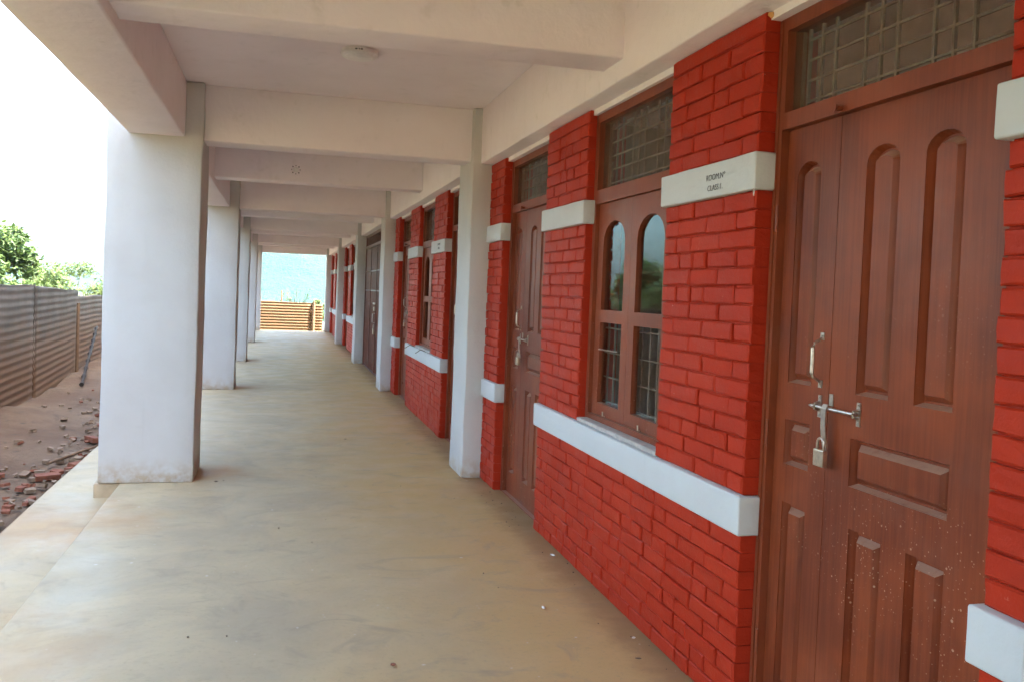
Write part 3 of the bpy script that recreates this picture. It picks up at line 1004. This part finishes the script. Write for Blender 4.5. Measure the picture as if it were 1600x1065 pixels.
# ------------------------------------------------------------------ litter on the floor
def scrap(name, x, y, r, m, label, cat, flat=0.35, seed=0):
    rnd = random.Random(seed)
    bm = bmesh.new()
    bmesh.ops.create_icosphere(bm, subdivisions=1, radius=r)
    for v in bm.verts:
        v.co *= rnd.uniform(0.6, 1.25)
        v.co.z *= flat
        v.co.x *= 1.5
    mz = min(v.co.z for v in bm.verts)
    for v in bm.verts: v.co.z -= mz
    me = bpy.data.meshes.new(name)
    bm.to_mesh(me); bm.free()
    me.materials.append(M[m])
    o = bpy.data.objects.new(name, me)
    C.objects.link(o)
    o.location = (x, y, 0.003)
    o.rotation_euler = (0, 0, rnd.uniform(0, 6))
    return tag(o, label, cat, 'bits of litter on the floor')
scrap('paper_scrap', 1.278, 3.82, 0.011, 'chip', 'small pale crumpled scrap on the cement floor, out from the brick wall', 'scrap', 0.5, 1)
scrap('brick_crumb', 0.487, 3.306, 0.010, 'rubble', 'red brick crumb alone on the floor at the bottom of the photo', 'crumb', 0.6, 2)
scrap('paint_flake', 1.58, 4.60, 0.014, 'chip', 'white paint flake at the foot of the far end of the sill wall', 'flake', 0.3, 3)
scrap('paint_flake', 1.565, 3.42, 0.010, 'chip', 'white paint flake at the foot of the sill wall, nearer the camera', 'flake', 0.3, 4)
scrap('twig', 1.50, 3.22, 0.009, 'dark_litter', 'brown twig scrap on the floor close to the near wall foot', 'twig', 0.2, 5)
scrap('twig', 0.679, 8.413, 0.014, 'dark_litter', 'dark scrap on the floor in mid corridor before the second pillar', 'twig', 0.2, 6)
scrap('dry_leaf', -0.42, 6.62, 0.014, 'dark_litter', 'dark crumb at the foot of the nearest free-standing pillar', 'crumb', 0.5, 7)
rnd = random.Random(5)
mb = MB()
for i in range(120):
    if i < 80: x, y = XW - abs(rnd.gauss(0, 0.06)) - 0.01, rnd.uniform(2.6, 12)
    else: x, y = rnd.uniform(-1, 1.5), rnd.uniform(2.2, 12)
    r_ = rnd.uniform(0.001, 0.0032)
    mb.box(x - r_, x + r_ * 1.5, y - r_, y + r_ * 1.2, 0.001, 0.003 + r_ * 0.8)
tag(mb.build('floor_grit', 'dark_litter'), 'fine dark grit scattered over the cement floor', 'grit', kind='stuff')
# two dry stems lying on the sill of the second classroom
for i, (ya_, yb_) in enumerate(((9.95, 10.45), (9.20, 9.62))):
    tw = MB().tube([(1.59, ya_ + 0.1, ZB1 + 0.012), (1.56, (ya_ + yb_) / 2, ZB1 + 0.022), (1.53, yb_ - 0.05, ZB1 - 0.03)], 0.005, 5).build('twig', 'dark_litter')
    tag(tw, ('farther' if i == 0 else 'nearer') + ' dry stem lying across the second classroom window sill', 'stem', 'stems on the sill')

# ------------------------------------------------------------------ ground and hill
GZ = -0.38
def grade(lo, hi, f0, f1, fine, growth=1.35):
    a = []
    v = f0
    while v <= f1 + 1e-6: a.append(v); v += fine
    st, v = fine, f1
    while v < hi: st *= growth; v += st; a.append(min(v, hi))
    st, v = fine, f0
    while v > lo: st *= growth; v -= st; a.insert(0, max(v, lo))
    return a
xs = grade(-600, 600, -9, -1.5, 0.22)
ys = grade(-300, 800, -4, 34, 0.35)
def gz(x, y):
    z = GZ + noise.noise(Vector((x * 0.5, y * 0.5, 0))) * 0.05 + noise.noise(Vector((x * 1.9, y * 1.9, 3))) * 0.03
    if -4.4 < x < -2.2: z += 0.16 * max(0, 1 - abs(x + 3.5) / 1.0) * (0.6 + noise.noise(Vector((y * 0.8, 5, 0))))
    if -1.9 < x < 8 and Y0 - 2 < y < 30: z = min(z, GZ - 0.02)
    if y > 40: z -= min(12, (y - 40) * 0.10)
    return z
vs = [(x, y, gz(x, y)) for y in ys for x in xs]
nx = len(xs)
fs = [(j * nx + i, j * nx + i + 1, (j + 1) * nx + i + 1, (j + 1) * nx + i) for j in range(len(ys) - 1) for i in range(nx - 1)]
tag(MB().add(vs, fs).build('ground', 'soil', smooth=True), kind='structure')

vs, fs = [], []
nu, nv = 90, 26
for j in range(nv):
    for i in range(nu):
        x = -160 + 620 * i / (nu - 1)
        y = 330 + 230 * j / (nv - 1)
        t_ = j / (nv - 1)
        prof = math.sin(min(1, t_ * 1.15) * math.pi / 2)
        side = min(1, max(0, (x + 95) / 110))
        hgt = -18 + prof * side * (92 + 12 * noise.noise(Vector((x * 0.012, 0, 1)))) + prof * 9 * noise.noise(Vector((x * 0.03, y * 0.03, 2)))
        vs.append((x, y, hgt))
fs = [(j * nu + i, j * nu + i + 1, (j + 1) * nu + i + 1, (j + 1) * nu + i) for j in range(nv - 1) for i in range(nu - 1)]
tag(MB().add(vs, fs).build('hill', 'hill', smooth=True), kind='structure')

# ------------------------------------------------------------------ corrugated fences
def corrugated(parent, p0, p1, zt0, zt1, zb, m, pitch=0.105, amp=0.0048, edge=None, seed=0):
    """sheet with horizontal ridges from p0 to p1 (plan points)"""
    rnd = random.Random(seed)
    p0, p1 = Vector((*p0, 0)), Vector((*p1, 0))
    d = (p1 - p0)
    nrm = Vector((d.y, -d.x, 0)).normalized()
    nc = max(4, int(d.length / 0.35))
    nz = int((max(zt0, zt1) - zb) / pitch * 6)
    vs, fs = [], []
    for i in range(nc + 1):
        u = i / nc
        zt = zt0 + (zt1 - zt0) * u
        for j in range(nz + 1):
            w_ = j / nz
            z = zb + (zt - zb) * w_
            off = amp * math.sin(2 * math.pi * z / pitch) + 0.02 * noise.noise(Vector((u * d.length * 0.8 + seed, z * 0.7, 0)))
            uu = u
            if edge and i == 0: uu = edge * (1 - w_)
            p = p0 + d * uu + nrm * off
            vs.append((p.x, p.y, z + 0.012 * noise.noise(Vector((u * 4 + seed, 1, 2))) * w_))
    k = nz + 1
    fs = [(i * k + j, (i + 1) * k + j, (i + 1) * k + j + 1, i * k + j + 1) for i in range(nc) for j in range(nz)]
    o = MB().add(vs, fs).build('sheet', m, parent, smooth=True)
    sm = o.modifiers.new('thickness', 'SOLIDIFY')
    sm.thickness = 0.003
    return o
def post(parent, x, y, z0, z1, r=0.035, m='timber', lean=(0, 0)):
    return MB().tube([(x, y, z0), (x + lean[0] * 0.5, y + lean[1] * 0.5, (z0 + z1) / 2), (x + lean[0], y + lean[1], z1)], [r, r * 0.95, r * 0.9], 8).build('post', m, parent)

f = thing('corrugated_fence', (-3.6, 16, GZ), 'rust-stained grey corrugated sheet fence beyond the open side of the veranda', 'fence')
corrugated(f, (-3.10, 3.0), (-3.22, 6.6), 1.42, 1.40, GZ - 0.05, 'zinc', seed=3)
corrugated(f, (-3.20, 6.5), (-3.34, 10.2), 1.38, 1.40, GZ - 0.05, 'zinc', seed=2)
corrugated(f, (-3.32, 10.1), (-3.46, 13.6), 1.37, 1.36, GZ - 0.05, 'zinc', seed=5)
corrugated(f, (-3.45, 13.5), (-3.80, 17.9), 1.345, 1.235, GZ - 0.05, 'zinc', seed=1)
corrugated(f, (-3.80, 17.2), (-3.98, 21.5), 1.13, 1.10, GZ - 0.05, 'zinc', edge=0.0, seed=4)
corrugated(f, (-3.98, 21.4), (-4.10, 26.0), 1.12, 1.10, GZ - 0.05, 'zinc', seed=6)
corrugated(f, (-4.10, 25.9), (-4.20, 31.9), 1.10, 1.05, GZ - 0.05, 'zinc', seed=7)
for x, y in ((-3.05, 3.2), (-3.17, 6.55), (-3.29, 10.15), (-4.05, 25.9)): post(f, x, y, GZ - 0.2, 1.30)
post(f, -3.72, 17.55, GZ - 0.2, 1.00, 0.032)
# twisted iron strip leaning on the fence
mb = MB()
pts = []
for i in range(26):
    u = i / 25
    pts.append((-3.19 - 0.59 * u, 15.42 + 4.2 * u, GZ + 0.08 + 0.75 * u))
mb.tube(pts, [0.022 if i % 3 else 0.040 for i in range(26)], 6)
tag(mb.build('iron_strip', 'vent'), 'dark notched iron strip leaning against the corrugated fence', 'iron strip')

f = thing('corrugated_fence', (0.5, 32, GZ), 'tan corrugated sheet fence closing the yard beyond the far opening', 'fence')
corrugated(f, (-4.2, 32.0), (-1.2, 32.0), 0.93, 0.91, GZ - 0.05, 'zinc_tan', pitch=0.105, amp=0.011, seed=11)
corrugated(f, (-1.3, 31.98), (1.32, 32.0), 0.905, 0.86, GZ - 0.05, 'zinc_tan', pitch=0.105, amp=0.011, seed=12)
corrugated(f, (1.22, 32.04), (1.58, 32.04), 0.835, 0.80, GZ - 0.05, 'zinc_tan', pitch=0.105, amp=0.011, seed=13)
for x, zt in ((-2.6, 1.0), (1.25, 0.93)): post(f, x, 31.93, GZ - 0.2, zt, 0.045)

# ------------------------------------------------------------------ rubble by the apron
rnd = random.Random(11)
def lump(mb, c, a, b, d, rz, tilt):
    rot = Matrix.Rotation(rz, 3, 'Z') @ Matrix.Rotation(tilt, 3, 'X')
    vs = []
    for x in (-1, 1):
        for y in (-1, 1):
            for z in (-1, 1):
                vs.append(Vector(c) + rot @ Vector((x * a * rnd.uniform(0.7, 1.1), y * b * rnd.uniform(0.7, 1.1), z * d * rnd.uniform(0.7, 1.1))))
    mb.add(vs, [(0, 1, 3, 2), (4, 6, 7, 5), (0, 4, 5, 1), (2, 3, 7, 6), (0, 2, 6, 4), (1, 5, 7, 3)])
for nm_, m_, cnt, lab in (('brick_rubble', 'rubble', 150, 'loose red brick fragments strewn along the cement apron'), ('pale_rubble', 'stone', 300, 'pale stone chips and mortar strewn along the cement apron')):
    mb = MB()
    for i in range(cnt):
        x = -1.70 - abs(rnd.gauss(0, 0.45)); y = rnd.uniform(4, 15)
        s_ = rnd.uniform(0.008, 0.034)
        lump(mb, (x, y, gz(x, y) + s_ * 0.4 + 0.02), s_ * 1.4, s_, s_ * 0.6, rnd.uniform(0, 6), rnd.uniform(-0.5, 0.5))
    tag(mb.build(nm_, m_), lab, 'rubble', kind='stuff')
for (x, y, rz, lab) in ((-2.02, 8.45, 0.3, 'whole red brick lying in the rubble at the left edge of the photo'), (-1.86, 9.05, 1.0, 'red brick lying in the rubble just left of the nearest free-standing pillar'), (-1.98, 10.3, 2.2, 'red brick farther back in the rubble left of the nearest free-standing pillar')):
    mb = MB()
    lump(mb, (x, y, gz(x, y) + 0.045), 0.12, 0.058, 0.032, rz, 0.1)
    tag(mb.build('loose_brick', 'rubble', bevel=0.004), lab, 'brick', 'loose bricks in the rubble')
tag(MB().tube([(-2.15, 9.0, gz(-2.15, 9.0) + 0.06), (-1.78, 10.2, gz(-1.78, 10.2) + 0.08)], 0.014, 6).build('stick', 'timber'), 'thin stick lying across the rubble beside the apron', 'stick')

# ------------------------------------------------------------------ trees and shrubs
def leaves(mb, c, rad, n, size, rnd):
    c = Vector(c)
    for _ in range(n):
        d = Vector((rnd.gauss(0, 1), rnd.gauss(0, 1), rnd.gauss(0, 1))).normalized() * (rnd.random() ** 0.45)
        p = c + Vector((d.x * rad[0], d.y * rad[1], d.z * rad[2]))
        a = Vector((rnd.uniform(-1, 1), rnd.uniform(-1, 1), rnd.uniform(-0.9, 0.3))).normalized()
        b = a.cross(Vector((rnd.uniform(-0.5, 0.5), rnd.uniform(-0.5, 0.5), 1))).normalized()
        s_ = size * rnd.uniform(0.6, 1.3)
        up_ = a.cross(b) * s_ * 0.12
        mb.add([p, p + a * s_ * 0.5 + b * s_ * 0.24 + up_, p + a * s_, p + a * s_ * 0.5 - b * s_ * 0.24 + up_], [(0, 1, 2), (0, 2, 3)])
def tree(name, label, x, y, h, spread, n, size, m, seed, trunk_r=0.08, clumps=14, low=0.35, cat='tree', group='trees beyond the corrugated fence'):
    rnd = random.Random(seed)
    z0 = gz(x, y) - 0.05
    t = thing(name, (x, y, z0), label, cat, group)
    tr = MB()
    tr.tube([(x, y, z0), (x + 0.05, y + 0.04, z0 + h * 0.3), (x - 0.03, y + 0.02, z0 + h * 0.62)], [trunk_r, trunk_r * 0.8, trunk_r * 0.5], 8)
    cr = MB()
    for i in range(clumps):
        a = rnd.uniform(0, 6.28); rr = spread * math.sqrt(rnd.random())
        zz = z0 + h * rnd.uniform(low, 0.93) * (1 - 0.25 * (rr / spread) ** 2)
        c = (x + rr * math.cos(a), y + rr * math.sin(a), zz)
        zs_ = z0 + h * rnd.uniform(0.2, 0.5)
        tr.tube([(x, y, zs_), ((x + c[0]) / 2 + rnd.uniform(-.1, .1), (y + c[1]) / 2, (zs_ + zz) / 2 + 0.1), c], [trunk_r * 0.4, trunk_r * 0.25, 0.006], 5)
        q = rnd.uniform(0.22, 0.42) * spread
        leaves(cr, c, (q, q, q * 0.7), n // clumps, size, rnd)
    tr.build('trunk', 'bark', t)
    cr.build('crown', m, t)
    return t
tree('leafy_tree', 'tall dense green tree behind the fence, mirrored in the window panes', -6.7, 21.0, 3.7, 1.25, 9000, 0.16, 'leaf', 3, 0.10, 26)
tree('leafy_shrub', 'bright green shrub showing above the fence at the left edge', -6.1, 24.6, 2.40, 1.4, 4200, 0.13, 'leaf2', 4, 0.05, 20)
tree('leafy_shrub', 'thin green shrub above the fence close beside the nearest free-standing pillar', -6.1, 28.6, 2.45, 1.4, 3600, 0.13, 'leaf2', 5, 0.05, 16)
tree('leafy_tree', 'loose green tree growing behind the near stretch of fence', -7.2, 12.5, 4.0, 1.7, 6000, 0.16, 'leaf', 8, 0.09, 20)
def bare(name, label, x, y, h, sp, seed, lf):
    rnd = random.Random(seed)
    z0 = gz(x, y) - 0.05
    t = thing(name, (x, y, z0), label, 'shrub', 'shrubs behind the far fence')
    tr, cr = MB(), MB()
    for i in range(16):
        a = rnd.uniform(0, 6.28)
        e = Vector((x + sp * rnd.uniform(-1, 1), y + 0.3 * math.sin(a), z0 + h * rnd.uniform(0.75, 1.0)))
        md = Vector((x + (e.x - x) * 0.4, y, z0 + h * 0.55))
        tr.tube([(x, y, z0), md, e], [0.02, 0.014, 0.006], 5)
        leaves(cr, e, (0.16, 0.16, 0.08), lf, 0.10, rnd)
    tr.build('twigs', 'bark', t)
    cr.build('foliage', 'leaf', t)
bare('bare_shrub', 'sparse twiggy shrub poking above the far tan fence, left of the pole', -0.3, 35, 1.75, 0.7, 2, 4)
bare('bare_shrub', 'sparse twiggy shrub poking above the far tan fence, right of the pole', 0.75, 35.5, 1.85, 0.6, 6, 2)
tree('leafy_shrub', 'leafy shrub at the right end of the far tan fence', 2.3, 36, 1.9, 0.8, 1800, 0.12, 'leaf2', 9, 0.03, 10, cat='shrub', group='shrubs behind the far fence')
tag(MB().tube([(0.09, 34.0, GZ - 0.1), (0.10, 34.0, 0.5), (0.08, 34.0, 1.28)], 0.035, 8).build('pole', 'timber'), 'thin dark pole standing behind the far tan fence', 'pole')

# ------------------------------------------------------------------ hazy air
hz, n, bs = mat('haze_air')
n.nodes.remove(bs)
pv = n.nodes.new('ShaderNodeVolumePrincipled')
pv.inputs['Color'].default_value = (0.56, 0.93, 1.0, 1)
pv.inputs['Density'].default_value = 0.00028
pv.inputs['Anisotropy'].default_value = 0.2
n.links.new(pv.outputs[0], n.nodes['Material Output'].inputs['Volume'])
hb = MB().box(-640, 640, -340, 840, -70, 110).build('haze', hz)
tag(hb, 'pale hazy air between the veranda and the hill', 'haze', kind='stuff')
